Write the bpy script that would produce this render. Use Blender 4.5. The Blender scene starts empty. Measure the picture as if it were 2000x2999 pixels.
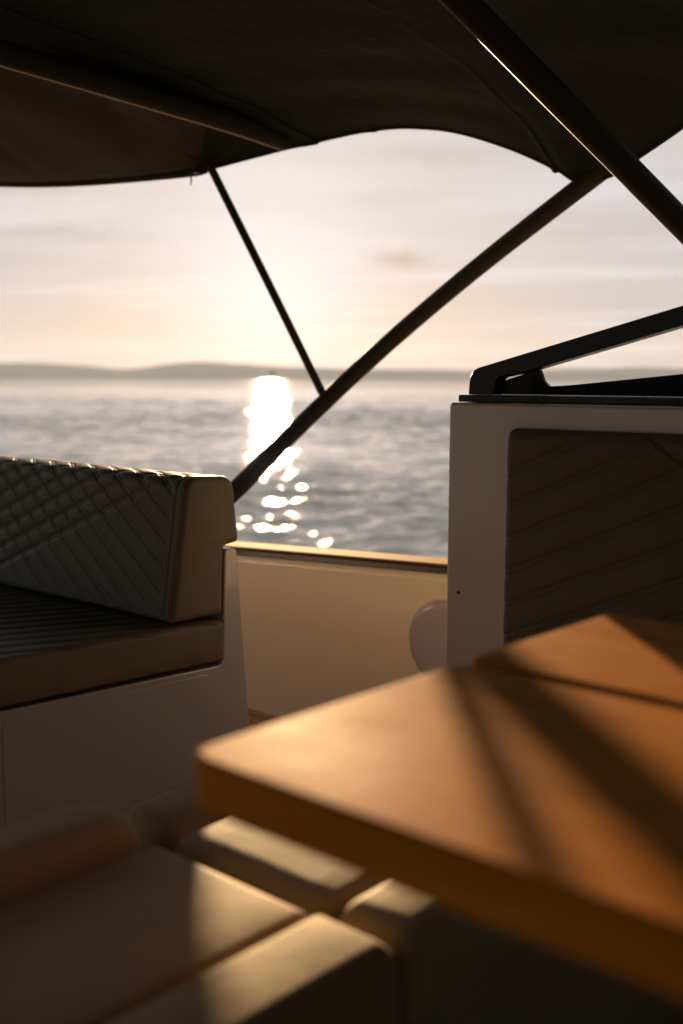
import bpy, bmesh, math, random
import numpy as np
from mathutils import Vector, Matrix

# ---------------------------------------------------------------- camera, sky, sun, exposure
SC = bpy.context.scene
COL = SC.collection
F, CU, CV = 3200.0, 1000.0, 1499.5           # focal length and centre in photo pixels (2000 x 2999)
PITCH, ROLL, HEAD, CAMZ = math.atan(387/F), math.radians(.26), math.radians(41.8), 1.04
_f0 = Vector((math.cos(HEAD), math.sin(HEAD), 0)); _r0 = Vector((math.sin(HEAD), -math.cos(HEAD), 0)); _up = Vector((0, 0, 1))
FW = _f0*math.cos(PITCH) - _up*math.sin(PITCH)
_uc = _f0*math.sin(PITCH) + _up*math.cos(PITCH)
RT = _r0*math.cos(ROLL) + _uc*math.sin(ROLL)
UC = _uc*math.cos(ROLL) - _r0*math.sin(ROLL)
CAM = Vector((0, 0, CAMZ))
cd = bpy.data.cameras.new('camera'); cam = bpy.data.objects.new('camera', cd); COL.objects.link(cam)
cam.matrix_world = Matrix(((RT.x, UC.x, -FW.x, 0), (RT.y, UC.y, -FW.y, 0), (RT.z, UC.z, -FW.z, CAMZ), (0, 0, 0, 1)))
cd.sensor_fit = 'VERTICAL'; cd.sensor_height = 36; cd.sensor_width = 24; cd.lens = F/2999*36
cd.clip_start = .02; cd.clip_end = 30000
cd.dof.use_dof = True; cd.dof.focus_distance = 2.15; cd.dof.aperture_fstop = 2.5
SC.camera = cam
def ray(u, v): return FW + RT*((u-CU)/F) - UC*((v-CV)/F)
def at(u, v, depth): return CAM + ray(u, v)*depth

SUN = ray(790, 825).normalized()
EL = math.asin(SUN.z); AZ = math.atan2(SUN.y, SUN.x)
sl = bpy.data.lights.new('sun', 'SUN'); sl.energy = 5.0; sl.angle = math.radians(.70); sl.color = (1, .66, .34)
so = bpy.data.objects.new('sun', sl); COL.objects.link(so)
so.rotation_euler = SUN.to_track_quat('Z', 'Y').to_euler(); so.location = (0, 0, 30)

W = bpy.data.worlds.new('World'); SC.world = W; W.use_nodes = True
SC.view_settings.view_transform = 'Standard'; SC.view_settings.look = 'None'
SC.view_settings.exposure = 1.8; SC.view_settings.gamma = 1; SC.view_settings.use_curve_mapping = False

class NT:
    """small helper for node trees"""
    def __init__(s, tree): s.t = tree; s.n = tree.nodes; s.l = tree.links
    def new(s, kind, **kw):
        n = s.n.new(kind)
        for k, v in kw.items(): setattr(n, k, v)
        return n
    def put(s, sock, v):
        if isinstance(v, bpy.types.NodeSocket): s.l.new(v, sock)
        elif v is not None: sock.default_value = v
    def math(s, op, a, b=None, c=None, clamp=False):
        n = s.new('ShaderNodeMath', operation=op, use_clamp=clamp)
        for i, v in enumerate((a, b, c)): s.put(n.inputs[i], v)
        return n.outputs[0]
    def vmath(s, op, a, b=None, out=0):
        n = s.new('ShaderNodeVectorMath', operation=op)
        s.put(n.inputs[0], a)
        if b is not None: s.put(n.inputs[1], b)
        return n.outputs[out]
    def mix(s, f, a, b, mode='MIX'):
        n = s.new('ShaderNodeMix', data_type='RGBA', blend_type=mode)
        s.put(n.inputs[0], f); s.put(n.inputs[6], a); s.put(n.inputs[7], b)
        return n.outputs[2]
    def ramp(s, f, stops):
        n = s.new('ShaderNodeValToRGB'); e = n.color_ramp.elements
        while len(e) < len(stops): e.new(.5)
        for el, (p, c) in zip(e, stops): el.position = p; el.color = (*c, 1) if len(c) == 3 else c
        s.put(n.inputs[0], f); return n.outputs[0]
    def noise(s, vec, scale, detail=3, rough=.5, dist=0, out=0):
        n = s.new('ShaderNodeTexNoise'); s.put(n.inputs['Vector'], vec)
        n.inputs['Scale'].default_value = scale; n.inputs['Detail'].default_value = detail
        n.inputs['Roughness'].default_value = rough; n.inputs['Distortion'].default_value = dist
        return n.outputs[out]
    def maprange(s, v, a, b, c=0, d=1, smooth=False):
        n = s.new('ShaderNodeMapRange'); n.interpolation_type = 'SMOOTHSTEP' if smooth else 'LINEAR'
        s.put(n.inputs[0], v)
        for i, q in enumerate((a, b, c, d)): n.inputs[i+1].default_value = q
        return n.outputs[0]

w = NT(W.node_tree); bg = W.node_tree.nodes['Background']; bg.inputs['Strength'].default_value = .1
sky = w.new('ShaderNodeTexSky', sky_type='NISHITA'); sky.sun_disc = False
sky.sun_elevation = EL; sky.sun_rotation = math.pi/2 - AZ; sky.air_density = 1; sky.dust_density = 2; sky.ozone_density = 1
tc = w.new('ShaderNodeTexCoord').outputs['Generated']
dirn = w.vmath('NORMALIZE', tc)
sep = w.new('ShaderNodeSeparateXYZ'); w.l.new(dirn, sep.inputs[0]); dz = sep.outputs[2]
dot = w.vmath('DOT_PRODUCT', dirn, tuple(SUN), out=1)
# thin evening haze sky: warm rose at the horizon, pale lilac grey above
base = w.ramp(w.maprange(dz, 0, .45), [(0, (.42, .35, .36)), (.10, (.62, .54, .54)), (.25, (.75, .69, .70)), (.55, (.92, .83, .78)), (1, (.84, .77, .74))])
# broken thin cloud on a flat layer seen in perspective
zz = w.math('ADD', w.math('MAXIMUM', dz, 0), .045)
cv = w.new('ShaderNodeCombineXYZ'); w.put(cv.inputs[0], w.math('DIVIDE', sep.outputs[0], zz)); w.put(cv.inputs[1], w.math('DIVIDE', sep.outputs[1], zz))
rot = w.new('ShaderNodeVectorRotate'); rot.rotation_type = 'Z_AXIS'; w.l.new(cv.outputs[0], rot.inputs[0]); rot.inputs['Angle'].default_value = -HEAD + .25
scl = w.vmath('MULTIPLY', rot.outputs[0], (1.0, .42, 1))
c1 = w.noise(scl, 1.15, 5, .55, .6)
lit = w.maprange(c1, .50, .68, 0, 1, True); drk = w.maprange(c1, .47, .30, 0, 1, True)
base = w.mix(w.math('MULTIPLY', lit, .75), base, (.93, .90, .92, 1))
base = w.mix(w.math('MULTIPLY', drk, .5), base, (.56, .48, .46, 1))
c2 = w.noise(w.vmath('MULTIPLY', rot.outputs[0], (1.6, .55, 1)), 1.0, 4, .6, .3)
lowband = w.math('MULTIPLY', w.maprange(dz, .05, .075, 0, 1, True), w.maprange(dz, .17, .11, 0, 1, True))
base = w.mix(w.math('MULTIPLY', w.math('MULTIPLY', w.maprange(c2, .60, .70, 0, 1, True), lowband), .35), base, (.50, .42, .38, 1))
# a few separate clouds low over the lake (fixed compass directions)
ff = w.vmath('DOT_PRODUCT', dirn, tuple(_f0), out=1); rr_ = w.vmath('DOT_PRODUCT', dirn, tuple(_r0), out=1)
ahead = w.math('MAXIMUM', ff, .05); caz = w.math('DIVIDE', rr_, ahead); cel = w.math('DIVIDE', dz, ahead)
wob = w.math('MULTIPLY', w.math('SUBTRACT', w.noise(dirn, 22, 4, .6), .5), .030)
wob2 = w.math('MULTIPLY', w.math('SUBTRACT', w.noise(dirn, 55, 3, .6), .5), .014)
def cloud(u, v, wu, wv, amt, col):
    global base
    d = ray(u, v); f_ = d.dot(_f0); a0, e0 = d.dot(_r0)/f_, d.z/f_
    x = w.math('DIVIDE', w.math('ADD', w.math('SUBTRACT', caz, a0), wob), wu/F); y = w.math('DIVIDE', w.math('ADD', w.math('SUBTRACT', cel, e0), w.math('ADD', w.math('MULTIPLY', wob, .35), wob2)), wv/F)
    q = w.math('ADD', w.math('MULTIPLY', x, x), w.math('MULTIPLY', y, y))
    m = w.math('MULTIPLY', w.math('EXPONENT', w.math('MULTIPLY', q, -1.0)), amt)
    base = w.mix(w.math('MULTIPLY', m, w.math('GREATER_THAN', ff, .05)), base, (*col, 1))
for c_ in ((1155, 762, 80, 17, .98, (.26, .20, .19)), (240, 680, 260, 20, .45, (.42, .36, .34)), (620, 610, 120, 14, .3, (.45, .40, .38)),
           (1180, 560, 330, 34, .35, (.50, .46, .47)), (1280, 450, 260, 30, .35, (.50, .46, .46)), (860, 510, 300, 22, .6, (.96, .92, .95)),
           (1050, 545, 240, 12, .6, (.98, .94, .97)), (980, 770, 150, 12, .5, (.95, .90, .92)), (150, 600, 300, 24, .5, (.94, .90, .92)), (1800, 640, 300, 26, .25, (.55, .50, .52)), (350, 760, 200, 14, .35, (.90, .84, .84))):
    cloud(*c_)
# aureole round the sun
dcl = w.math('MAXIMUM', dot, 0)
g1 = w.math('POWER', dcl, 260.0); g2 = w.math('POWER', dcl, 14.0)
base = w.mix(w.math('MULTIPLY', g2, .12), base, (.84, .80, .83, 1))
base = w.mix(w.math('MULTIPLY', g1, .95, clamp=True), base, (.95, .97, 1.08, 1))
# away from the sun the sky is dimmer and cooler
back = w.maprange(dot, .50, -.20, 1, .17, True)
bc = w.new('ShaderNodeCombineColor'); [w.put(bc.inputs[i], w.math('POWER', back, q)) for i, q in enumerate((1.22, .95, .93))]
base = w.mix(1.0, base, bc.outputs[0], 'MULTIPLY')
base = w.mix(1.0, base, (1.96, 2.06, 2.20, 1), 'MULTIPLY')
final = w.mix(.02, base, sky.outputs[0])
w.l.new(final, bg.inputs['Color'])

C_ = SC.cycles
try:
    C_.use_denoising = True; C_.denoiser = 'OPENIMAGEDENOISE'; C_.denoising_input_passes = 'RGB_ALBEDO_NORMAL'
except Exception: pass
C_.max_bounces = 7; C_.volume_bounces = 0; C_.sample_clamp_indirect = 6; C_.caustics_reflective = False; C_.caustics_refractive = False
C_.use_light_tree = True

# ---------------------------------------------------------------- helpers
def tag(o, label=None, cat=None, group=None, kind=None):
    if label: o['label'] = label
    if cat: o['category'] = cat
    if group: o['group'] = group
    if kind: o['kind'] = kind
    return o
def empty(name, loc=(0, 0, 0)):
    o = bpy.data.objects.new(name, None); o.location = loc; o.empty_display_size = .1; COL.objects.link(o); return o
def obj(name, verts, faces, mat, parent=None, smooth=True, origin=None):
    """mesh object; vertices are given in world space"""
    off = Vector(origin) if origin is not None else Vector((0, 0, 0))
    base_ = off.copy()
    me = bpy.data.meshes.new(name)
    me.from_pydata([tuple(Vector(v)-base_) for v in verts], [], faces)
    me.polygons.foreach_set('use_smooth', [smooth]*len(me.polygons))
    me.materials.append(mat); me.update()
    o = bpy.data.objects.new(name, me); COL.objects.link(o)
    if parent is not None:
        o.parent = parent
        w_ = parent.location.copy(); pp = parent.parent
        while pp is not None: w_ += pp.location; pp = pp.parent
        o.location = base_ - w_
    else: o.location = base_
    return o
def sharp(o, ang=35):
    me = o.data
    bm = bmesh.new(); bm.from_mesh(me); bmesh.ops.recalc_face_normals(bm, faces=bm.faces)
    for e in bm.edges:
        if len(e.link_faces) == 2 and e.calc_face_angle(0) > math.radians(ang): e.smooth = False
    bm.to_mesh(me); bm.free(); return o
def wn(o):
    m = o.modifiers.new('normals', 'WEIGHTED_NORMAL'); m.keep_sharp = True; m.weight = 100; return o
def box(name, x0, x1, y0, y1, z0, z1, mat, parent=None, bev=.004, seg=3, fn=None, origin=None):
    bm = bmesh.new(); bmesh.ops.create_cube(bm, size=1)
    for v in bm.verts: v.co = Vector(((x0+x1)/2+v.co.x*(x1-x0), (y0+y1)/2+v.co.y*(y1-y0), (z0+z1)/2+v.co.z*(z1-z0)))
    if bev: bmesh.ops.bevel(bm, geom=bm.edges[:], offset=bev, segments=seg, affect='EDGES', profile=.5)
    vs = [v.co.copy() for v in bm.verts]; fs = [[v.index for v in f.verts] for f in bm.faces]
    bm.verts.index_update(); bm.free()
    if fn: vs = [fn(v) for v in vs]
    return wn(sharp(obj(name, vs, fs, mat, parent, origin=origin or ((x0+x1)/2, (y0+y1)/2, z0)), 50))
def catmull(pts, n=10):
    P = [np.array(p, float) for p in pts]; P = [2*P[0]-P[1]]+P+[2*P[-1]-P[-2]]; out = []
    for i in range(1, len(P)-2):
        for k in range(n):
            t = k/n; a, b, c, d = P[i-1:i+3]
            out.append(.5*((2*b)+(-a+c)*t+(2*a-5*b+4*c-d)*t*t+(-a+3*b-3*c+d)*t**3))
    out.append(P[-2]); return out
def tube(name, pts, r, mat, parent=None, n=20, rf=None, origin=None, flat=1.0):
    """round bar along a polyline"""
    pts = [np.array(p, float) for p in pts]; vs = []; fs = []
    ref = np.array((0, 0, 1.0)); m = len(pts)
    for i, p in enumerate(pts):
        t = pts[min(i+1, m-1)]-pts[max(i-1, 0)]; t /= np.linalg.norm(t)
        if abs(t@ref) > .95: ref = np.array((0, 1.0, 0))
        a = np.cross(t, ref); a /= np.linalg.norm(a); b = np.cross(a, t)
        rr = r if rf is None else rf(i/(m-1))
        for k in range(n):
            q = 2*math.pi*k/n; vs.append(p+a*math.cos(q)*rr+b*math.sin(q)*rr*flat)
    for i in range(m-1):
        for k in range(n):
            k2 = (k+1) % n; fs.append((i*n+k, i*n+k2, (i+1)*n+k2, (i+1)*n+k))
    fs.append(tuple(range(n))[::-1]); fs.append(tuple((m-1)*n+k for k in range(n)))
    return sharp(obj(name, vs, fs, mat, parent, origin=origin if origin is not None else tuple(pts[0])), 60)
def axis_steps(L, r0, r1, mid):
    a = [r0*(1-math.cos(math.pi/2*k/8)) for k in range(9)]
    b = [L-r1*(1-math.cos(math.pi/2*k/8)) for k in range(9)][::-1]
    n = max(2, int((L-r0-r1)/mid)); c = [r0+(L-r0-r1)*k/n for k in range(1, n)]
    return a+c+b
def pillow(name, L, M, T, r, mat, place, parent=None, origin=None, rv=None, crown=0, mid=.02, disp=None, plan=None):
    """upholstered pad: plan L x M, thickness T, horizontal edge radii r=(x0,x1,y0,y1), vertical edge radius rv; place maps local to world"""
    rv = rv or min(min(r), T*.6)
    if not isinstance(rv, tuple): rv = (rv,)*4
    X = axis_steps(L, r[0], r[1], mid); Y = axis_steps(M, r[2], r[3], mid)
    nx, ny = len(X), len(Y); vs = []; fs = []
    for j, y in enumerate(Y):
        for i, x in enumerate(X):
            ux = 1-x/r[0] if x < r[0] else (-(1-(L-x)/r[1]) if x > L-r[1] else 0)
            uy = 1-y/r[2] if y < r[2] else (-(1-(M-y)/r[3]) if y > M-r[3] else 0)
            rr = math.hypot(ux, uy); px, py = x, y
            if rr > 1:
                if ux > 0: px = r[0]*(1-ux/rr)
                elif ux < 0: px = L-r[1]*(1+ux/rr)
                if uy > 0: py = r[2]*(1-uy/rr)
                elif uy < 0: py = M-r[3]*(1+uy/rr)
            rc = min(rr, 1)
            vx = rv[0] if ux > 0 else rv[1]; vy = rv[2] if uy > 0 else rv[3]
            vv = (vx*ux*ux+vy*uy*uy)/(rr*rr) if rr > 0 else 0
            z = T-vv*(1-math.sqrt(max(0, 1-rc*rc)))
            z += crown*(1-(2*x/L-1)**4)*(1-(2*y/M-1)**4)
            if disp and rr < .999: z += disp(px, py)*(1-rc**6)
            vs.append(place(px, py, z))
    for j in range(ny-1):
        for i in range(nx-1): fs.append((j*nx+i, j*nx+i+1, (j+1)*nx+i+1, (j+1)*nx+i))
    rim = [i for i in range(nx)]+[j*nx+nx-1 for j in range(1, ny)]+[(ny-1)*nx+i for i in range(nx-2, -1, -1)]+[j*nx for j in range(ny-2, 0, -1)]
    # rim local coordinates again for the skirt
    loc = []
    for k in rim:
        i, j = k % nx, k//nx; x, y = X[i], Y[j]
        ux = 1-x/r[0] if x < r[0] else (-(1-(L-x)/r[1]) if x > L-r[1] else 0)
        uy = 1-y/r[2] if y < r[2] else (-(1-(M-y)/r[3]) if y > M-r[3] else 0)
        rr = math.hypot(ux, uy); px, py = x, y
        if rr > 1:
            if ux > 0: px = r[0]*(1-ux/rr)
            elif ux < 0: px = L-r[1]*(1+ux/rr)
            if uy > 0: py = r[2]*(1-uy/rr)
            elif uy < 0: py = M-r[3]*(1+uy/rr)
        loc.append((px, py))
    prev = rim; rb = .006
    for zz_, ins in ((T*.35, 0), (rb, 0), (rb*.3, rb*.3), (0, rb)):
        cur = []
        for (px, py) in loc:
            qx = min(max(px, ins), L-ins); qy = min(max(py, ins), M-ins)
            cur.append(len(vs)); vs.append(place(qx, qy, zz_))
        m = len(cur)
        for k in range(m): fs.append((prev[k], cur[k], cur[(k+1) % m], prev[(k+1) % m])[::-1])
        prev = cur
    fs.append(tuple(prev))
    return sharp(obj(name, vs, fs, mat, parent, origin=origin), 55)
def extrude(name, poly, y0, y1, mat, parent=None, bev=.004, seg=3, axis='Y', origin=None):
    """polygon in the XZ plane pushed along Y (or in the YZ plane pushed along X)"""
    bm = bmesh.new()
    mk = (lambda p, d: (p[0], d, p[1])) if axis == 'Y' else (lambda p, d: (d, p[0], p[1]))
    a = [bm.verts.new(mk(p, y0)) for p in poly]; b = [bm.verts.new(mk(p, y1)) for p in poly]
    bm.faces.new(a); bm.faces.new(b[::-1]); n = len(poly)
    for k in range(n): bm.faces.new((a[k], b[k], b[(k+1) % n], a[(k+1) % n]))
    bmesh.ops.recalc_face_normals(bm, faces=bm.faces)
    if bev:
        es = [e for e in bm.edges if len(e.link_faces) == 2 and e.calc_face_angle(0) > math.radians(38)]
        bmesh.ops.bevel(bm, geom=es, offset=bev, segments=seg, affect='EDGES', profile=.5, clamp_overlap=True)
    bm.verts.index_update()
    vs = [v.co.copy() for v in bm.verts]; fs = [[v.index for v in f.verts] for f in bm.faces]; bm.free()
    return wn(sharp(obj(name, vs, fs, mat, parent, origin=origin or mk(poly[0], (y0+y1)/2)), 50))
def roundpoly(pts, radii, seg=6):
    out = []; n = len(pts)
    for i, p in enumerate(pts):
        r = radii[i] if isinstance(radii, (list, tuple)) else radii
        p = np.array(p, float); a = np.array(pts[i-1], float)-p; b = np.array(pts[(i+1) % n], float)-p
        if r <= 0: out.append(tuple(p)); continue
        la, lb = np.linalg.norm(a), np.linalg.norm(b); a /= la; b /= lb
        ang = math.acos(max(-1, min(1, a@b))); d = min(r/math.tan(ang/2), la*.49, lb*.49)
        s, e = p+a*d, p+b*d
        for k in range(seg+1):
            t = k/seg; out.append(tuple((1-t)**2*s+2*t*(1-t)*p+t*t*e))
    return out

# ---------------------------------------------------------------- materials
def pbr(name, col, rough=.5, spec=.5, metal=0, coat=0, coat_r=.1, sheen=0, grain=None, var=None, trans=None, bump=None, rvar=None, tint=None, ior=1.5):
    m = bpy.data.materials.new(name); m.use_nodes = True; t = NT(m.node_tree); p = m.node_tree.nodes['Principled BSDF']
    co = t.new('ShaderNodeTexCoord').outputs['Object']
    c = (*col, 1)
    if var:
        sc_, lo, hi = var; f = t.noise(co, sc_, 4, .6); f = t.maprange(f, .3, .7, lo, hi)
        cc = t.new('ShaderNodeCombineColor'); [t.put(cc.inputs[i], f) for i in range(3)]
        c = t.mix(1.0, c, cc.outputs[0], 'MULTIPLY')
    if grain: c = grain(t, co, c)
    t.put(p.inputs['Base Color'], c)
    if rvar:
        sc_, lo, hi = rvar; t.put(p.inputs['Roughness'], t.maprange(t.noise(co, sc_, 4, .6), .3, .7, lo, hi))
    else: p.inputs['Roughness'].default_value = rough
    p.inputs['IOR'].default_value = ior; p.inputs['Specular IOR Level'].default_value = spec; p.inputs['Metallic'].default_value = metal
    p.inputs['Coat Weight'].default_value = coat; p.inputs['Coat Roughness'].default_value = coat_r
    p.inputs['Sheen Weight'].default_value = sheen; p.inputs['Sheen Roughness'].default_value = .4
    if tint: p.inputs['Specular Tint'].default_value = (*tint, 1)
    if bump:
        h = None
        for sc_, st in bump:
            n = t.math('MULTIPLY', t.noise(co, sc_, 3, .6), st); h = n if h is None else t.math('ADD', h, n)
        b = t.new('ShaderNodeBump'); b.inputs['Strength'].default_value = 1; b.inputs['Distance'].default_value = 1
        t.l.new(h, b.inputs['Height']); t.l.new(b.outputs[0], p.inputs['Normal'])
    if trans:
        tr = t.new('ShaderNodeBsdfTranslucent'); tr.inputs[0].default_value = (*trans[1], 1)
        mx = t.new('ShaderNodeMixShader'); mx.inputs[0].default_value = trans[0]
        t.l.new(p.outputs[0], mx.inputs[1]); t.l.new(tr.outputs[0], mx.inputs[2])
        t.l.new(mx.outputs[0], m.node_tree.nodes['Material Output'].inputs['Surface'])
    return m
def woodgrain(t, co, c):
    s = t.vmath('MULTIPLY', co, (26, 2.2, 26))
    n = t.noise(s, 1.6, 6, .62, .8); n2 = t.noise(t.vmath('MULTIPLY', co, (160, 6, 160)), 1.5, 3, .6)
    f = t.math('ADD', t.maprange(n, .32, .68, 0, .75), t.maprange(n2, .3, .7, 0, .25))
    return t.mix(f, t.mix(1.0, c, (.72, .64, .55, 1), 'MULTIPLY'), t.mix(1.0, c, (1.22, 1.16, 1.1, 1), 'MULTIPLY'))
M = {}
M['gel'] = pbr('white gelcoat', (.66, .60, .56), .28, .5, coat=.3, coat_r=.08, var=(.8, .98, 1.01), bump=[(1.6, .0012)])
M['gels'] = pbr('shade-toned white gelcoat', (.31, .305, .335), .30, .5, coat=.3, coat_r=.08, bump=[(1.6, .0012)])  # white gelcoat of the sofa base, with its shade put into the colour
M['gelb'] = pbr('white gelcoat coloured as shade', (.40, .31, .21), .45, .4)  # white lounge moulding in darker tan, deep shade painted into the colour
M['gelin'] = pbr('white gelcoat bulwark', (.74, .645, .54), .26, .5, coat=.3, coat_r=.06, var=(1.0, .97, 1.02), bump=[(3, .0008)], trans=(.20, (.98, .84, .62)))
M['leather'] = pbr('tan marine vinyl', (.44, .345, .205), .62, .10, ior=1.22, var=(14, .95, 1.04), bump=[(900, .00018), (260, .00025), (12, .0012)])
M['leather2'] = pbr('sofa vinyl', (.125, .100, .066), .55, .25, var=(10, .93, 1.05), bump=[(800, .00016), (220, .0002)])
M['wood'] = pbr('varnished table wood', (.60, .235, .03), .58, .05, ior=1.22, grain=woodgrain, bump=[(40, .0002)], rvar=(5, .54, .66))
M['teak'] = pbr('teak cap', (.26, .12, .035), .8, .1, ior=1.2, grain=woodgrain, bump=[(90, .0004)])
M['rubber'] = pbr('dark sealing strip', (.02, .014, .01), .4, .4)
M['black'] = pbr('black powder coated metal', (.008, .010, .010), .34, .3, rvar=(20, .24, .34), bump=[(400, .00003)])
M['smoke'] = pbr('dark smoked plate', (.006, .011, .014), .4, .08)
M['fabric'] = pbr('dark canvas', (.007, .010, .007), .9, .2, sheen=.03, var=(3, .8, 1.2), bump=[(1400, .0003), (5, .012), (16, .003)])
M['flap'] = pbr('canvas coloured as lit', (.028, .021, .013), .85, .2, sheen=.05, bump=[(1400, .0003), (6, .010)])  # canopy canvas in a lighter brown, the light on it is painted in
M['canvas2'] = pbr('dark canvas sleeve', (.011, .011, .008), .8, .2, bump=[(1200, .0003), (18, .003)])
M['tube'] = pbr('dark bronze sleeve on tube', (.020, .017, .010), .6, .18, bump=[(300, .0001), (24, .0012)])
M['piping'] = pbr('tan piping', (.60, .42, .24), .6, .3)
def caulk(t, co, c):
    sp = t.new('ShaderNodeSeparateXYZ'); t.l.new(co, sp.inputs[0])
    f = t.math('FRACT', t.math('MULTIPLY', sp.outputs[0], 1/.055))
    k = t.math('LESS_THAN', f, .09)
    return t.mix(k, woodgrain(t, co, c), (.012, .011, .010, 1))
M['deck'] = pbr('teak deck', (.36, .22, .12), .6, .4, grain=caulk)

# ---------------------------------------------------------------- water, hills
rng = np.random.default_rng(7)
WZ = -.78
def make_water():
    dth = math.radians(24)
    th = np.concatenate([np.linspace(-math.pi, -dth*1.02, 150, endpoint=False), np.linspace(-dth, dth, 860), np.linspace(dth*1.02, math.pi, 150, endpoint=False)])+HEAD
    rr = [5.0]
    while rr[-1] < 4300:
        r = rr[-1]; rr.append(r+max(.07 if r < 45 else 0, r*.0042 if r < 400 else r*.02))
    rr = np.array([3.2, 3.6, 4.0, 4.5]+rr)
    R, T = np.meshgrid(rr, th, indexing='ij'); X = R*np.cos(T); Y = R*np.sin(T)
    step = np.gradient(rr)[:, None]*np.ones_like(T)
    dT = np.gradient(th)[None, :]*R; step = np.maximum(step, dT*.8)
    Z = np.zeros_like(X); DX = np.zeros_like(X); DY = np.zeros_like(X)
    wind = HEAD+math.radians(205)
    for k in range(150):
        lam = math.exp(rng.uniform(math.log(.2), math.log(2.0)))
        a = wind+rng.normal(0, .95 if lam < .8 else .5)
        amp = .0054*lam**.9*(1 if lam > .6 else 1.25)*rng.uniform(.6, 1.3)
        kk = 2*math.pi/lam; ph = rng.uniform(0, 6.28)
        att = np.clip(lam/(step*2.6)-.6, 0, 1)
        q = kk*(X*math.cos(a)+Y*math.sin(a))+ph
        Z += amp*att*np.sin(q); c = amp*att*np.cos(q)*.9
        DX += c*math.cos(a); DY += c*math.sin(a)
    gust = .75+.45*np.sin(X*.11+Y*.05+1.3)*np.sin(Y*.09-X*.03)+.15*np.sin(X*.31+2)*np.sin(Y*.27)
    Z *= gust; X2 = X+DX*gust; Y2 = Y+DY*gust
    nr, nt = X.shape
    co = np.stack([X2, Y2, Z], -1).reshape(-1, 3)
    i = np.arange(nr-1)[:, None]*nt; j = np.arange(nt)[None, :]; j2 = (j+1) % nt
    q = np.stack([i+j, i+nt+j, i+nt+j2, i+j2], -1).reshape(-1, 4)
    me = bpy.data.meshes.new('water'); me.vertices.add(len(co)); me.vertices.foreach_set('co', co.ravel().astype(np.float32))
    me.loops.add(q.size); me.loops.foreach_set('vertex_index', q.ravel().astype(np.int32))
    me.polygons.add(len(q)); me.polygons.foreach_set('loop_start', np.arange(0, q.size, 4, dtype=np.int32)); me.polygons.foreach_set('loop_total', np.full(len(q), 4, np.int32))
    me.polygons.foreach_set('use_smooth', np.ones(len(q), bool)); me.update(calc_edges=True)
    m = bpy.data.materials.new('lake water'); m.use_nodes = True; t = NT(m.node_tree); p = m.node_tree.nodes['Principled BSDF']
    oc = t.new('ShaderNodeTexCoord').outputs['Object']
    p.inputs['Base Color'].default_value = (.50, .42, .31, 1); p.inputs['Roughness'].default_value = .04
    p.inputs['IOR'].default_value = 2.2
    st = t.vmath('MULTIPLY', oc, (1, 1, 1))
    h = t.math('ADD', t.math('MULTIPLY', t.noise(st, 5.5, 2, .5, .2), .010), t.math('MULTIPLY', t.noise(st, 1.3, 3, .55), .040))
    h = t.math('ADD', h, t.math('MULTIPLY', t.noise(st, .35, 2, .5), .13))
    b = t.new('ShaderNodeBump'); b.inputs['Distance'].default_value = 1; b.inputs['Strength'].default_value = .9
    t.l.new(h, b.inputs['Height']); t.l.new(b.outputs[0], p.inputs['Normal'])
    me.materials.append(m)
    o = bpy.data.objects.new('water', me); o.location = (0, 0, WZ); COL.objects.link(o); return tag(o, kind='structure')
make_water()

def make_hills():
    prof = [(-900, 1078), (-500, 1060), (-250, 1070), (0, 1063), (128, 1063), (255, 1070), (350, 1080), (408, 1079), (478, 1066), (561, 1059), (670, 1062), (765, 1070), (880, 1074), (1000, 1078), (1127, 1080), (1255, 1080), (1450, 1086), (1640, 1080), (1765, 1077), (1893, 1073), (2000, 1078), (2200, 1084), (2500, 1070), (2900, 1082)]
    us = np.linspace(-900, 2900, 420); vs_ = np.interp(us, [p[0] for p in prof], [p[1] for p in prof])
    k = np.ones(9)/9; vs_ = np.convolve(np.pad(vs_, 4, 'edge'), k, 'valid')
    rows = [(-250, -.03), (-150, .10), (-60, .45), (0, .80), (120, 1.0), (300, .92), (520, .6), (800, -.05)]
    D = 3950; verts = []; faces = []; n = len(us)
    r2 = np.random.default_rng(3)
    for (off, hf) in rows:
        nz = np.convolve(r2.normal(0, 1, n+12), np.ones(13)/13, 'valid')*7
        for i, (u, v) in enumerate(zip(us, vs_)):
            d = ray(u, v); hd = Vector((d.x, d.y, 0)).normalized(); L = math.hypot(d.x, d.y)
            top = CAMZ+d.z/L*(D+120)-WZ
            z = WZ+top*hf+(nz[i]*.5 if 0 < hf < .95 else 0)+(r2.normal(0, .55) if hf > .7 else 0)
            verts.append(tuple(hd*(D+off))[:2]+(z,))
    for a in range(len(rows)-1):
        for i in range(n-1): faces.append((a*n+i, a*n+i+1, (a+1)*n+i+1, (a+1)*n+i))
    m = pbr('wooded hillside', (.060, .054, .042), .9, .2, var=(.02, .6, 1.3))
    return tag(obj('hills', verts, faces, m, origin=(0, 0, WZ)), kind='structure')
make_hills()

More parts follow.
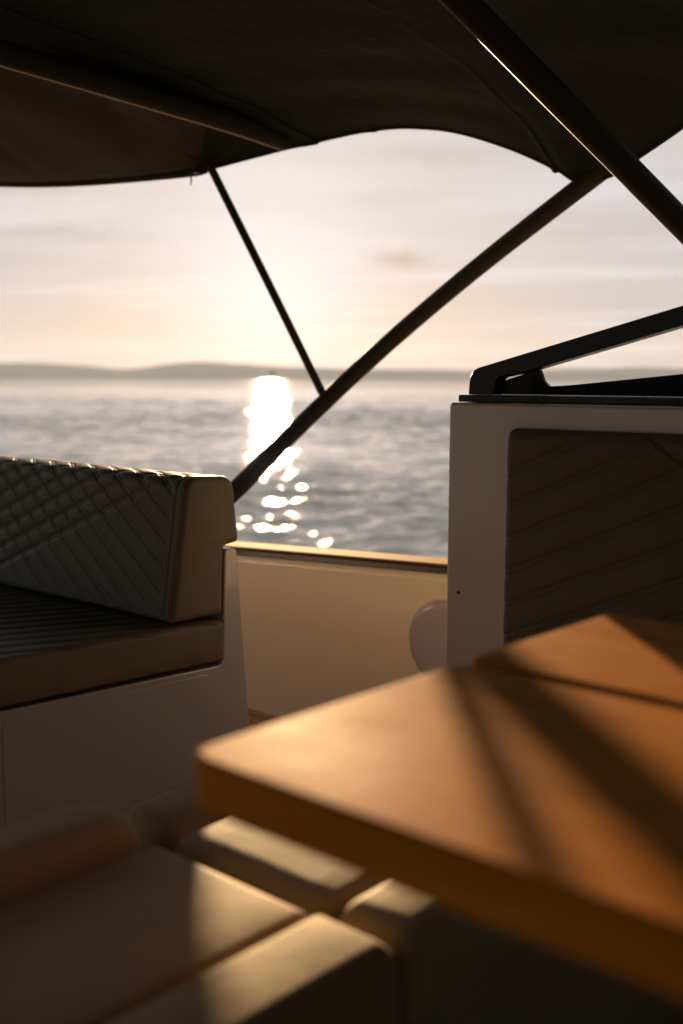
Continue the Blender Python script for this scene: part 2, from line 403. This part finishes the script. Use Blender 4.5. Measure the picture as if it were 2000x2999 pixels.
def make_sailboat():
    D = 1500; p = at(798, 1113, D); x, y = p.x, p.y; z = WZ
    r = empty('sailboat', (x, y, z)); K = 1.3
    tag(r, 'tiny distant sailboat on the glittering water in front of the far hills', 'sailboat')
    vs = []; fs = []
    st = [(-5, .5, 1.2), (-3.5, 1.3, 1.1), (0, 1.7, 1.05), (3.2, 1.0, 1.2), (5.6, .05, 1.5)]
    for (s, wd, h) in st: vs += [(s, -wd, h), (s, -wd*.6, -.2), (s, wd*.6, -.2), (s, wd, h)]
    for i in range(4):
        for k in range(4): fs.append((i*4+k, i*4+(k+1) % 4, (i+1)*4+(k+1) % 4, (i+1)*4+k))
    fs += [(0, 1, 2, 3), (19, 18, 17, 16)]
    dx, dy = RT.x, RT.y
    Wp = lambda v: (x+K*(v[0]*dx*.9-v[1]*dy), y+K*(v[0]*dy*.9+v[1]*dx), z+K*v[2])
    dark = pbr('boat hull paint', (.10, .08, .07), .4); sailm = pbr('sail cloth', (.10, .075, .06), .8)
    sharp(obj('hull', [Wp(v) for v in vs], fs, dark, r, origin=(x, y, z)))
    tube('mast', [Wp((.6, 0, 1)), Wp((.6, 0, 15))], .12, dark, r, n=8)
    def sail(a, b, c, bulge):
        vv = []; ff = []; n = 8
        for i in range(n+1):
            for j in range(n+1):
                s, t_ = i/n, j/n; q = [a[k]*(1-s)+(b[k]*(1-t_)+c[k]*t_)*s for k in range(3)]
                q[1] += bulge*math.sin(math.pi*s)*math.sin(math.pi*t_); vv.append(Wp(q))
        for i in range(n):
            for j in range(n): ff.append((i*(n+1)+j, i*(n+1)+j+1, (i+1)*(n+1)+j+1, (i+1)*(n+1)+j))
        o = obj('sail', vv, ff, sailm, r, origin=(x, y, z)); md = o.modifiers.new('t', 'SOLIDIFY'); md.thickness = .03
    sail((.4, 0, 14.6), (.4, 0, 2.2), (-4.2, 0, 2.4), .6); sail((.8, 0, 12.5), (.9, 0, 1.6), (5.2, 0, 1.6), .5)
make_sailboat()

# ---------------------------------------------------------------- deck, bulwark
dk = box('deck', -2.6, 2.325, -3.4, 5.2, -.06, 0, M['deck'], bev=0); tag(dk, kind='structure')
def sheer(v): return Vector((v.x, v.y, v.z+max(0, min(1, (v.z-.1)/.3))*(-.047)*(v.y-2.5)))
bw = empty('bulwark', (2.33, 1.0, 0))
tag(bw, 'pale glossy bulwark of the boat with a teak cap rail, water right behind it', 'bulwark')
def sheet_y(name, x0, x1, z0, z1, mat, bev, seg=4):
    return box(name, x0, x1, -3.4, 5.2, z0, z1, mat, bw, bev, seg, fn=sheer)
sheet_y('inner_wall', 2.325, 2.46, -.055, .488, M['gelin'], .018, 5)
sheet_y('seal_and_cap_shade', 2.335, 2.44, .4885, .5045, M['rubber'], .002, 2)  # rubber seal made taller, also stands for the shaded front of the cap
sheet_y('cap_rail', 2.342, 2.45, .505, .5135, M['teak'], .005, 3)
extrude('hull_side', [(2.44, .40), (2.475, .40), (2.42, -.4), (2.25, -1.2), (2.15, -1.2), (2.36, -.4)], -3.4, 5.2, M['gel'], bw, .006)
# round cover on the inner wall
vs = []; fs = []; prof = [(0, .0075), (.05, .0073), (.09, .0066), (.106, .0058), (.1125, .0040), (.1155, 0), (.118, .0012), (.1195, 0.0005), (.1200, -.004)]
n = 64
for (rad, hh) in prof:
    for k in range(n):
        a = 2*math.pi*k/n; vs.append((2.325-hh-.001, 1.705+rad*math.cos(a), .338+rad*math.sin(a)))
for i in range(len(prof)-1):
    for k in range(n): fs.append((i*n+k, i*n+(k+1) % n, (i+1)*n+(k+1) % n, (i+1)*n+k))
M['disc'] = pbr('grey lilac cover', (.40, .34, .35), .4, .5, coat=.2)
tag(sharp(obj('round_cover', vs, fs, M['disc'], bw, origin=(2.325, 1.705, .338)), 80), 'round domed cover, greyer than the wall it sits on')

# ---------------------------------------------------------------- left sofa
sofa = empty('sofa', (1.2, 1.70, 0))
tag(sofa, 'quilted brown leather sofa on a white moulded base, at the left beside the water', 'sofa')
fin = roundpoly([(.55, 0), (1.628, 0), (1.567, .684), (1.533, .684), (1.526, .452), (1.518, .437), (.55, .468)], [0, .02, .012, .010, .004, .01, .01], 5)
fy = 1.70
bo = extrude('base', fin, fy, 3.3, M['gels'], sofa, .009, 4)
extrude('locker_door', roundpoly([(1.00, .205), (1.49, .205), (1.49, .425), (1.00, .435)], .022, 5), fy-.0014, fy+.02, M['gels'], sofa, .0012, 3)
# seat cushion (quilted in bands on top)
def seat_d(px, py):
    c = (px*.30+py*.95); t = abs(((c/.052) % 1)-.5)*.052
    return -.0035*math.exp(-(t/.006)**2)-.002*math.exp(-t/.018)
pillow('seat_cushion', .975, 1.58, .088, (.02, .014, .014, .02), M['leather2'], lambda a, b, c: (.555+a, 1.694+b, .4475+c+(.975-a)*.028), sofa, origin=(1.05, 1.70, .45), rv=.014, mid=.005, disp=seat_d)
# backrest: swept profile with stitched quilting
def make_backrest():
    pr = roundpoly([(1.383, .548), (1.427, .845), (1.556, .838), (1.573, .697), (1.528, .692), (1.523, .548)], [.012, .042, .034, .012, .016, .012], 14)
    P = np.array(pr+[pr[0]]); seg = np.linalg.norm(np.diff(P, axis=0), axis=1); cum = np.concatenate([[0], np.cumsum(seg)])
    N = 320; s = np.linspace(0, cum[-1], N, endpoint=False)
    px = np.interp(s, cum, P[:, 0]); pz = np.interp(s, cum, P[:, 1])
    # outward normals
    tx = np.roll(px, -1)-np.roll(px, 1); tz = np.roll(pz, -1)-np.roll(pz, 1); l = np.hypot(tx, tz); nx, nz = -tz/l, tx/l
    y_end = 1.694; Yv = [y_end+.014*(1-math.cos(math.pi/2*k/6)) for k in range(7)]; ins = [.014*(1-math.sin(math.pi/2*k/6)) for k in range(7)]
    y = Yv[-1]
    while y < 3.28:
        y += .0025 if y < 2.75 else .02; Yv.append(y); ins.append(0)
    vs = []; q0 = .555
    s_off = s-np.interp(.56, pz[:60], s[:60]); q = .56+s_off           # height-like coordinate running up the front and over the top
    seam = 1.722
    for y, i_ in zip(Yv, ins):
        on = (q > .555) & (q < .94)
        L1, L2 = .052, .045
        c1 = q-.65*(y-1.848)-.837; c2 = q+.42*(y-2.364)-.588
        d1 = np.abs(((c1/L1)+.5) % 1-.5)*L1*.84; d2 = np.abs(((c2/L2)+.5) % 1-.5)*L2*.92
        dbl = lambda d: .0022*np.exp(-((d-.0040)/.0014)**2)
        puff = lambda d: .0026*np.exp(-(d/.0085)**1.3)
        g = dbl(d1)+puff(d1)
        w2 = np.clip((c2+.012)/.004, 0, 1)
        g = g+(dbl(d2)+puff(d2))*w2
        fade = np.clip((y-seam-.006)/.010, 0, 1)*np.clip((.94-q)/.02, 0, 1)*np.clip((q-.555)/.01, 0, 1)
        g = np.where(on, g*fade, 0)
        g = g+.0028*math.exp(-((y-seam)/.0022)**2)*((q > .555) & (q < .90))
        off = -i_-g+np.where(on, .0008*fade, 0)
        # slow undulation of the padding
        off = off+.0015*np.sin(y*9)*np.sin(q*14)*(0 if i_ > 0 else 1)
        for a, b, c, d, o_ in zip(px, pz, nx, nz, off): vs.append((a+c*o_, y, b+d*o_))
    m = len(Yv); fs = []
    for i in range(m-1):
        for k in range(N): k2 = (k+1) % N; fs.append((i*N+k, i*N+k2, (i+1)*N+k2, (i+1)*N+k))
    from mathutils.geometry import tessellate_polygon
    for row, flip in ((0, 1), (m-1, 0)):
        for tri in tessellate_polygon([[Vector((vs[row*N+k][0], vs[row*N+k][2], 0)) for k in range(N)]]):
            fs.append(tuple(row*N+k for k in (tri[::-1] if flip else tri)))
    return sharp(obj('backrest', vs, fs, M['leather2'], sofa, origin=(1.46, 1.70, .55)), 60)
make_backrest()

# ---------------------------------------------------------------- console with seat back
con = empty('console', (1.9, 0, 0))
tag(con, 'tall white console cabinet with a quilted dark seat back on its face', 'console')
box('cabinet', 1.75, 2.08, -2.2, 1.283, 0, .997, M['gel'], con, .007, 4)
def con_d(px, py):     # px along -Y, py up
    c = py-.44*px; t = abs(((c/.062) % 1)-.5)*.062*.91
    g = .0032*math.exp(-((t-.005)/.0018)**2)+.003*math.exp(-(t/.010)**1.3)
    c2 = py+.62*px-.60
    if c2 > -.004:
        t2 = abs(((c2/.09)+.5) % 1-.5)*.09; g += .0026*math.exp(-((t2-.005)/.0018)**2)+.003*math.exp(-(t2/.010)**1.3)
    return -g
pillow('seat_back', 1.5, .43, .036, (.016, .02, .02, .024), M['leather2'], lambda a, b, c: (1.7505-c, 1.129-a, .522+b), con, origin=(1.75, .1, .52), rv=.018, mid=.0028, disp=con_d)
_c = ray(1343, 1735); _c = CAM+_c*((1.7495-CAM.x)/_c.x)
tube('screw_cap', [(_c.x+.001, _c.y, _c.z), (_c.x-.0012, _c.y, _c.z), (_c.x-.002, _c.y, _c.z)], .0030, M['rubber'], con, n=12)
# black frame on top of the console
gr = empty('grab_rail', (1.85, 1.0, .997))
tag(gr, 'black sloping handrail and side plate standing on top of the white console', 'handrail')
extrude('foot_strip', roundpoly([(1.296, .9975), (1.296, 1.0115), (-1.6, 1.0115), (-1.6, .9975)], [0, .004, 0, 0]), 1.80, 1.93, M['black'], gr, .0015, 2, axis='X')
rail = roundpoly([(1.283, 1.012), (1.2795, 1.0605), (.2, 1.328), (.2, 1.296), (1.150, 1.057), (1.214, 1.046), (1.224, 1.012)], [0, .036, 0, 0, .01, .014, 0], 12)
extrude('rail', rail, 1.815, 1.848, M['black'], gr, .0025, 3, axis='X')
plate = roundpoly([(1.266, 1.012), (1.265, 1.028), (1.252, 1.0395), (1.168, 1.0635), (1.158, 1.040), (1.146, 1.029), (1.10, 1.0315), (-.6, 1.192), (-.6, 1.012)], [0, .012, .01, .006, .012, .010, 0, 0, 0], 8)
extrude('side_plate', plate, 1.893, 1.905, M['smoke'], gr, .0015, 2, axis='X')

# ---------------------------------------------------------------- lounge seat under the table
base = empty('lounge_base', (.3, .75, 0))
tag(base, 'white moulded lounge seat base under the near cushions, in deep shade', 'seat base')
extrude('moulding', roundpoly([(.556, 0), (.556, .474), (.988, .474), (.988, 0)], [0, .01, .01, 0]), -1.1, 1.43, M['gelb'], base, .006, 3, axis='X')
GRP = 'cushions of the near lounge seat'
def cush(name, x0, x1, y0, y1, z0, z1, r, rv, label, crown=.002):
    o = pillow(name, x1-x0, y1-y0, z1-z0, r, M['leather'], lambda a, b, c: (x0+a, y0+b, z0+c), None, origin=((x0+x1)/2, (y0+y1)/2, z0), rv=rv, crown=crown, mid=.03)
    return tag(o, label, 'cushion', GRP)
ZS, ZT_ = .476, .555
cush('seat_cushion', -.95, .698, .6525, .8835, ZS, ZT_, (.02, .016, .012, .014), .016, 'wide flat tan cushion with a sunlit triangle at its right end')
cush('seat_cushion', .706, 1.36, .6535, .8825, ZS, ZT_-.002, (.040, .02, .018, .014), (.024, .02, .016, .014), 'tan cushion with a sunlit strip, between cross seam and table corner')
cush('front_bolster', -.95, .698, .545, .6485, ZS, ZT_+.004, (.02, .014, .028, .012), (.02, .020, .028, .012), 'long front edge cushion at the bottom of the picture, half sunlit with a rounded front')
cush('front_bolster', .706, 1.36, .548, .6495, ZS, ZT_+.001, (.040, .02, .034, .018), (.026, .02, .032, .016), 'front edge cushion just under the table, only its back corner catching the sun')
cush('rear_bolster', -.95, .694, .887, .978, ZS, ZT_+.034, (.02, .045, .030, .026), (.02, .045, .026, .022), 'dark rear edge cushion at the left, lying against the white sofa base')
cush('rear_bolster', .720, 1.36, .892, .988, ZS, ZT_+.001, (.030, .02, .045, .018), (.040, .02, .045, .016), 'dark rear edge cushion right of the seam, running behind the table corner')

# ---------------------------------------------------------------- table
tab = empty('table', (.76, -.1, 0))
tag(tab, 'orange brown varnished wooden table with a folding leaf, blurred in the foreground', 'table')
def leaf(name, x0, x1, z1, radii, th=.037):
    poly = roundpoly([(x0, -.95), (x0, .556), (x1, .556), (x1, -.95)], radii, 10)
    bm = bmesh.new(); a = [bm.verts.new((p[0], p[1], z1-th)) for p in poly]; b = [bm.verts.new((p[0], p[1], z1)) for p in poly]
    bm.faces.new(a[::-1]); bm.faces.new(b); n = len(poly)
    for k in range(n): bm.faces.new((a[k], a[(k+1) % n], b[(k+1) % n], b[k]))
    bmesh.ops.recalc_face_normals(bm, faces=bm.faces)
    es = [e for e in bm.edges if abs(e.verts[0].co.z-e.verts[1].co.z) < 1e-5]
    bmesh.ops.bevel(bm, geom=es, offset=.0045, segments=4, affect='EDGES', profile=.5)
    bm.verts.index_update(); vs = [v.co.copy() for v in bm.verts]; fs = [[v.index for v in f.verts] for f in bm.faces]; bm.free()
    return wn(sharp(obj(name, vs, fs, M['wood'], tab, origin=((x0+x1)/2, 0, z1-th)), 50))
leaf('table_top', .459, .783, .790, [.02, .030, .022, .02])
leaf('folding_leaf', .791, 1.056, .7920, [.02, .018, .008, .02])
box('bounce_blocker', .478, 1.042, -.93, .542, .7455, .7525, M['black'], tab, .001, 2)  # unseen dark panel added under the wood to stop its red bounce
tube('pedestal', [(.76, -.1, .0), (.76, -.1, .02), (.76, -.1, .03), (.76, -.1, .72), (.76, -.1, .745)], .04, M['black'], tab, n=32, rf=lambda t: .16 if t < .3 else (.045 if t < .9 else .12))

# ---------------------------------------------------------------- bimini canopy and its frame
bim = empty('bimini_top', (1.6, 1.4, 1.5))
tag(bim, 'dark canvas sun canopy stretched overhead on thick dark tubes', 'canopy')
bar = [(690, 1436, 3.02), (791, 1329, 3.16), (855, 1268, 3.24), (929, 1200, 3.30), (983, 1149, 3.34), (1090, 1048, 3.34), (1200, 947, 3.28), (1376, 800, 3.14), (1440, 750, 3.08), (1590, 633, 2.95), (1740, 516, 2.84), (1850, 430, 2.74)]
_u = np.array([p[0] for p in bar], float); _cv = np.polyfit(_u, [p[1] for p in bar], 4); _cd = np.polyfit(_u, [p[2] for p in bar], 4)
bpts = [at(u, float(np.polyval(_cv, u)), float(np.polyval(_cd, u))) for u in np.linspace(690, 1850, 14)]
low = Vector((1.70, 2.30, .50))
tube('main_bow', catmull([tuple(low), tuple(low*.5+bpts[0]*.5+Vector((0, 0, -.01)))]+[tuple(p) for p in bpts], 8), .026, M['tube'], bim)
foot = Vector(low)
tube('deck_socket', [(1.60, 2.30, .44), (1.66, 2.30, .475), (1.72, 2.30, .51)], .036, M['black'], bim)
tube('stay', [at(952, 1168, 3.33), at(790, 838, 3.28), at(612, 480, 3.28)], .0125, M['tube'], bim, n=16)
b2 = [(1180, -168, 1.90), (1352, 3, 1.96), (1600, 255, 2.04), (1835, 492, 2.12), (2060, 720, 2.20), (2400, 1060, 2.34)]
b2p = [tuple(at(700, -680, 1.80)), tuple(at(930, -430, 1.84))]+[tuple(at(*p)) for p in b2]
b2p += [(2.385, b2p[-1][1]-.16, .80), (2.39, b2p[-1][1]-.22, .53)]
tube('cross_bow', catmull(b2p, 8), .0265, M['tube'], bim)

# side edge of the cloth, from the far corner to beyond the right of the picture
edge = [(600, 497, 3.30), (700, 470, 3.28), (780, 449, 3.26), (855, 430, 3.24), (925, 418, 3.22), (938, 411, 3.22), (1050, 386, 3.18), (1100, 381, 3.16), (1112, 377, 3.15), (1200, 372, 3.12), (1330, 384, 3.05), (1480, 428, 2.98), (1600, 480, 2.92), (1624, 500, 2.90), (1640, 500, 2.89), (1690, 528, 2.86), (1785, 515, 2.78), (1870, 460, 2.68), (2000, 370, 2.54), (2300, 150, 2.2), (2900, -300, 1.8)]
epts = [np.array(p) for p in catmull([tuple(at(*p)) for p in edge], 8)]
def canopy():
    vs = []; fs = []; nS = 60; n = len(epts)
    rs = np.random.default_rng(5)
    for i, e in enumerate(epts):
        for k in range(nS+1):
            s = (k/nS)**1.5; x = e[0]*(1-s)+(-1.9)*s
            ztgt = 1.80; z = e[2]+(ztgt-e[2])*(1-math.exp(-s*14))+.10*math.sin(math.pi*s)
            z += .006*math.sin(x*23+e[1]*9)*math.exp(-s*5)*min(1, s*30)
            yy = e[1]
            if i > n-30: yy = e[1]-(i-(n-30))*.03*s
            vs.append((x, yy, z))
    m = nS+1
    for i in range(n-1):
        for k in range(nS): fs.append((i*m+k, i*m+k+1, (i+1)*m+k+1, (i+1)*m+k))
    # cover behind the camera
    last = [vs[(n-1)*m+k] for k in range(m)]; b0 = len(vs)
    for (yb, zb) in ((-.9, 1.78), (-1.8, 1.74), (-2.9, 1.6)):
        for k in range(m): vs.append((last[k][0] if last[k][0] < 2.1 else 2.1, yb, zb+.08*math.sin(math.pi*k/nS)))
    rows = [(n-1)*m, b0, b0+m, b0+2*m]
    for a, b in zip(rows, rows[1:]):
        for k in range(nS): fs.append((a+k, a+k+1, b+k+1, b+k))
    o = obj('canvas', vs, fs, M['fabric'], bim, origin=(0, 1, 1.6)); md = o.modifiers.new('cloth', 'SOLIDIFY'); md.thickness = .004; md.offset = 1
canopy()
# unseen dark sheet added behind the camera to block light from aft
def light_blocker():
    vs = []; fs = []; n = 120; q = 10
    for i in range(n+1):
        x = -1.9+3.6*i/n
        for k in range(q+1):
            z = .04+1.6*k/q; vs.append((x, -2.3+.025*math.sin(x*19)*(1-.5*k/q)+.01*math.sin(x*43+k*.3), z))
    for i in range(n):
        for k in range(q): fs.append((i*(q+1)+k, i*(q+1)+k+1, (i+1)*(q+1)+k+1, (i+1)*(q+1)+k))
    o = obj('aft_light_blocker', vs, fs, M['fabric'], bim, origin=(0, -2.3, 0)); md = o.modifiers.new('cloth', 'SOLIDIFY'); md.thickness = .004
light_blocker()
# far flap beyond the transverse hoop
def flap():
    H = at(855, 428, 3.24); hy = H.y; Fc = at(600, 497, 3.30)
    low_ = [(600, 497, 3.30), (560, 506, 3.34), (400, 522, 3.46), (200, 536, 3.58), (0, 537, 3.68), (-300, 522, 3.8), (-900, 470, 4.0)]
    L = [np.array(p) for p in catmull([tuple(at(*p)) for p in low_], 24)]
    n = len(L); vs = []; fs = []; q = 24
    for i, p in enumerate(L):
        f = i/(n-1)
        x = H.x+(-1.3-H.x)*f**1.0; top = np.array((x, hy+.02, H.z+.035+.06*math.sin(math.pi*f)))
        for k in range(q+1):
            s = k/q; c = top*(1-s)+p*s
            c = c+np.array((0, 0, .016*math.sin(math.pi*s)*math.exp(-((f-.42-.12*s)/.02)**2)+.014*math.sin(math.pi*s)*math.exp(-((f-.62+.1*s)/.025)**2)+.012*math.sin(math.pi*s)*math.exp(-((f-.2-.08*s)/.02)**2)+.030*math.sin(math.pi*s)+.010*math.sin(f*26+s*3)*math.sin(math.pi*s)))
            vs.append(tuple(c))
    for i in range(n-1):
        for k in range(q): fs.append((i*(q+1)+k, i*(q+1)+k+1, (i+1)*(q+1)+k+1, (i+1)*(q+1)+k))
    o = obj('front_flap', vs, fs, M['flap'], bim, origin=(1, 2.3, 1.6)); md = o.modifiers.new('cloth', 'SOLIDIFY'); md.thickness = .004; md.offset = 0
    tube('edge_roll', [tuple(p+np.array((0, 0, .010))) for p in L[2:]], .022, M['canvas2'], bim, n=14)
    hp = [(H.x-.03, hy, H.z+.012)]+[(H.x+(-1.3-H.x)*f, hy, H.z+.016+.06*math.sin(math.pi*f)) for f in (.06, .15, .3, .5, .75, 1)]
    tube('hoop', catmull(hp, 8), .028, M['canvas2'], bim, n=24)
    tube('piping', [(p[0], p[1]+.012, p[2]-.0275) for p in catmull(hp, 8)], .0020, M['piping'], bim, n=8)
flap()
# hem along the side edge and a small toggle with its cord
tube('hem', [tuple(p) for p in epts], .006, M['canvas2'], bim, n=8)
tg = at(575, 500, 3.30)
tube('toggle', [tg+Vector((0, 0, .012)), tg, tg+Vector((0, 0, -.008))], .012, M['rubber'], bim, n=12)
tc_ = at(559, 505, 3.30)
tube('cord', [tc_, tc_+Vector((.001, 0, -.02)), tc_+Vector((0, .001, -.036))], .0022, M['rubber'], bim, n=8)

# ---------------------------------------------------------------- evening haze
hz = box('haze', -5200, 5200, -5200, 5200, WZ-1.2, 170, M['gel'], bev=0)
hm = bpy.data.materials.new('evening haze'); hm.use_nodes = True; ht = NT(hm.node_tree)
ht.n.remove(ht.n['Principled BSDF'])
pv = ht.new('ShaderNodeVolumePrincipled'); pv.inputs['Density'].default_value = .00009; pv.inputs['Color'].default_value = (.58, .71, 1.0, 1); pv.inputs['Anisotropy'].default_value = .2
ht.l.new(pv.outputs[0], ht.n['Material Output'].inputs['Volume'])
hz.data.materials.clear(); hz.data.materials.append(hm); tag(hz, kind='stuff')
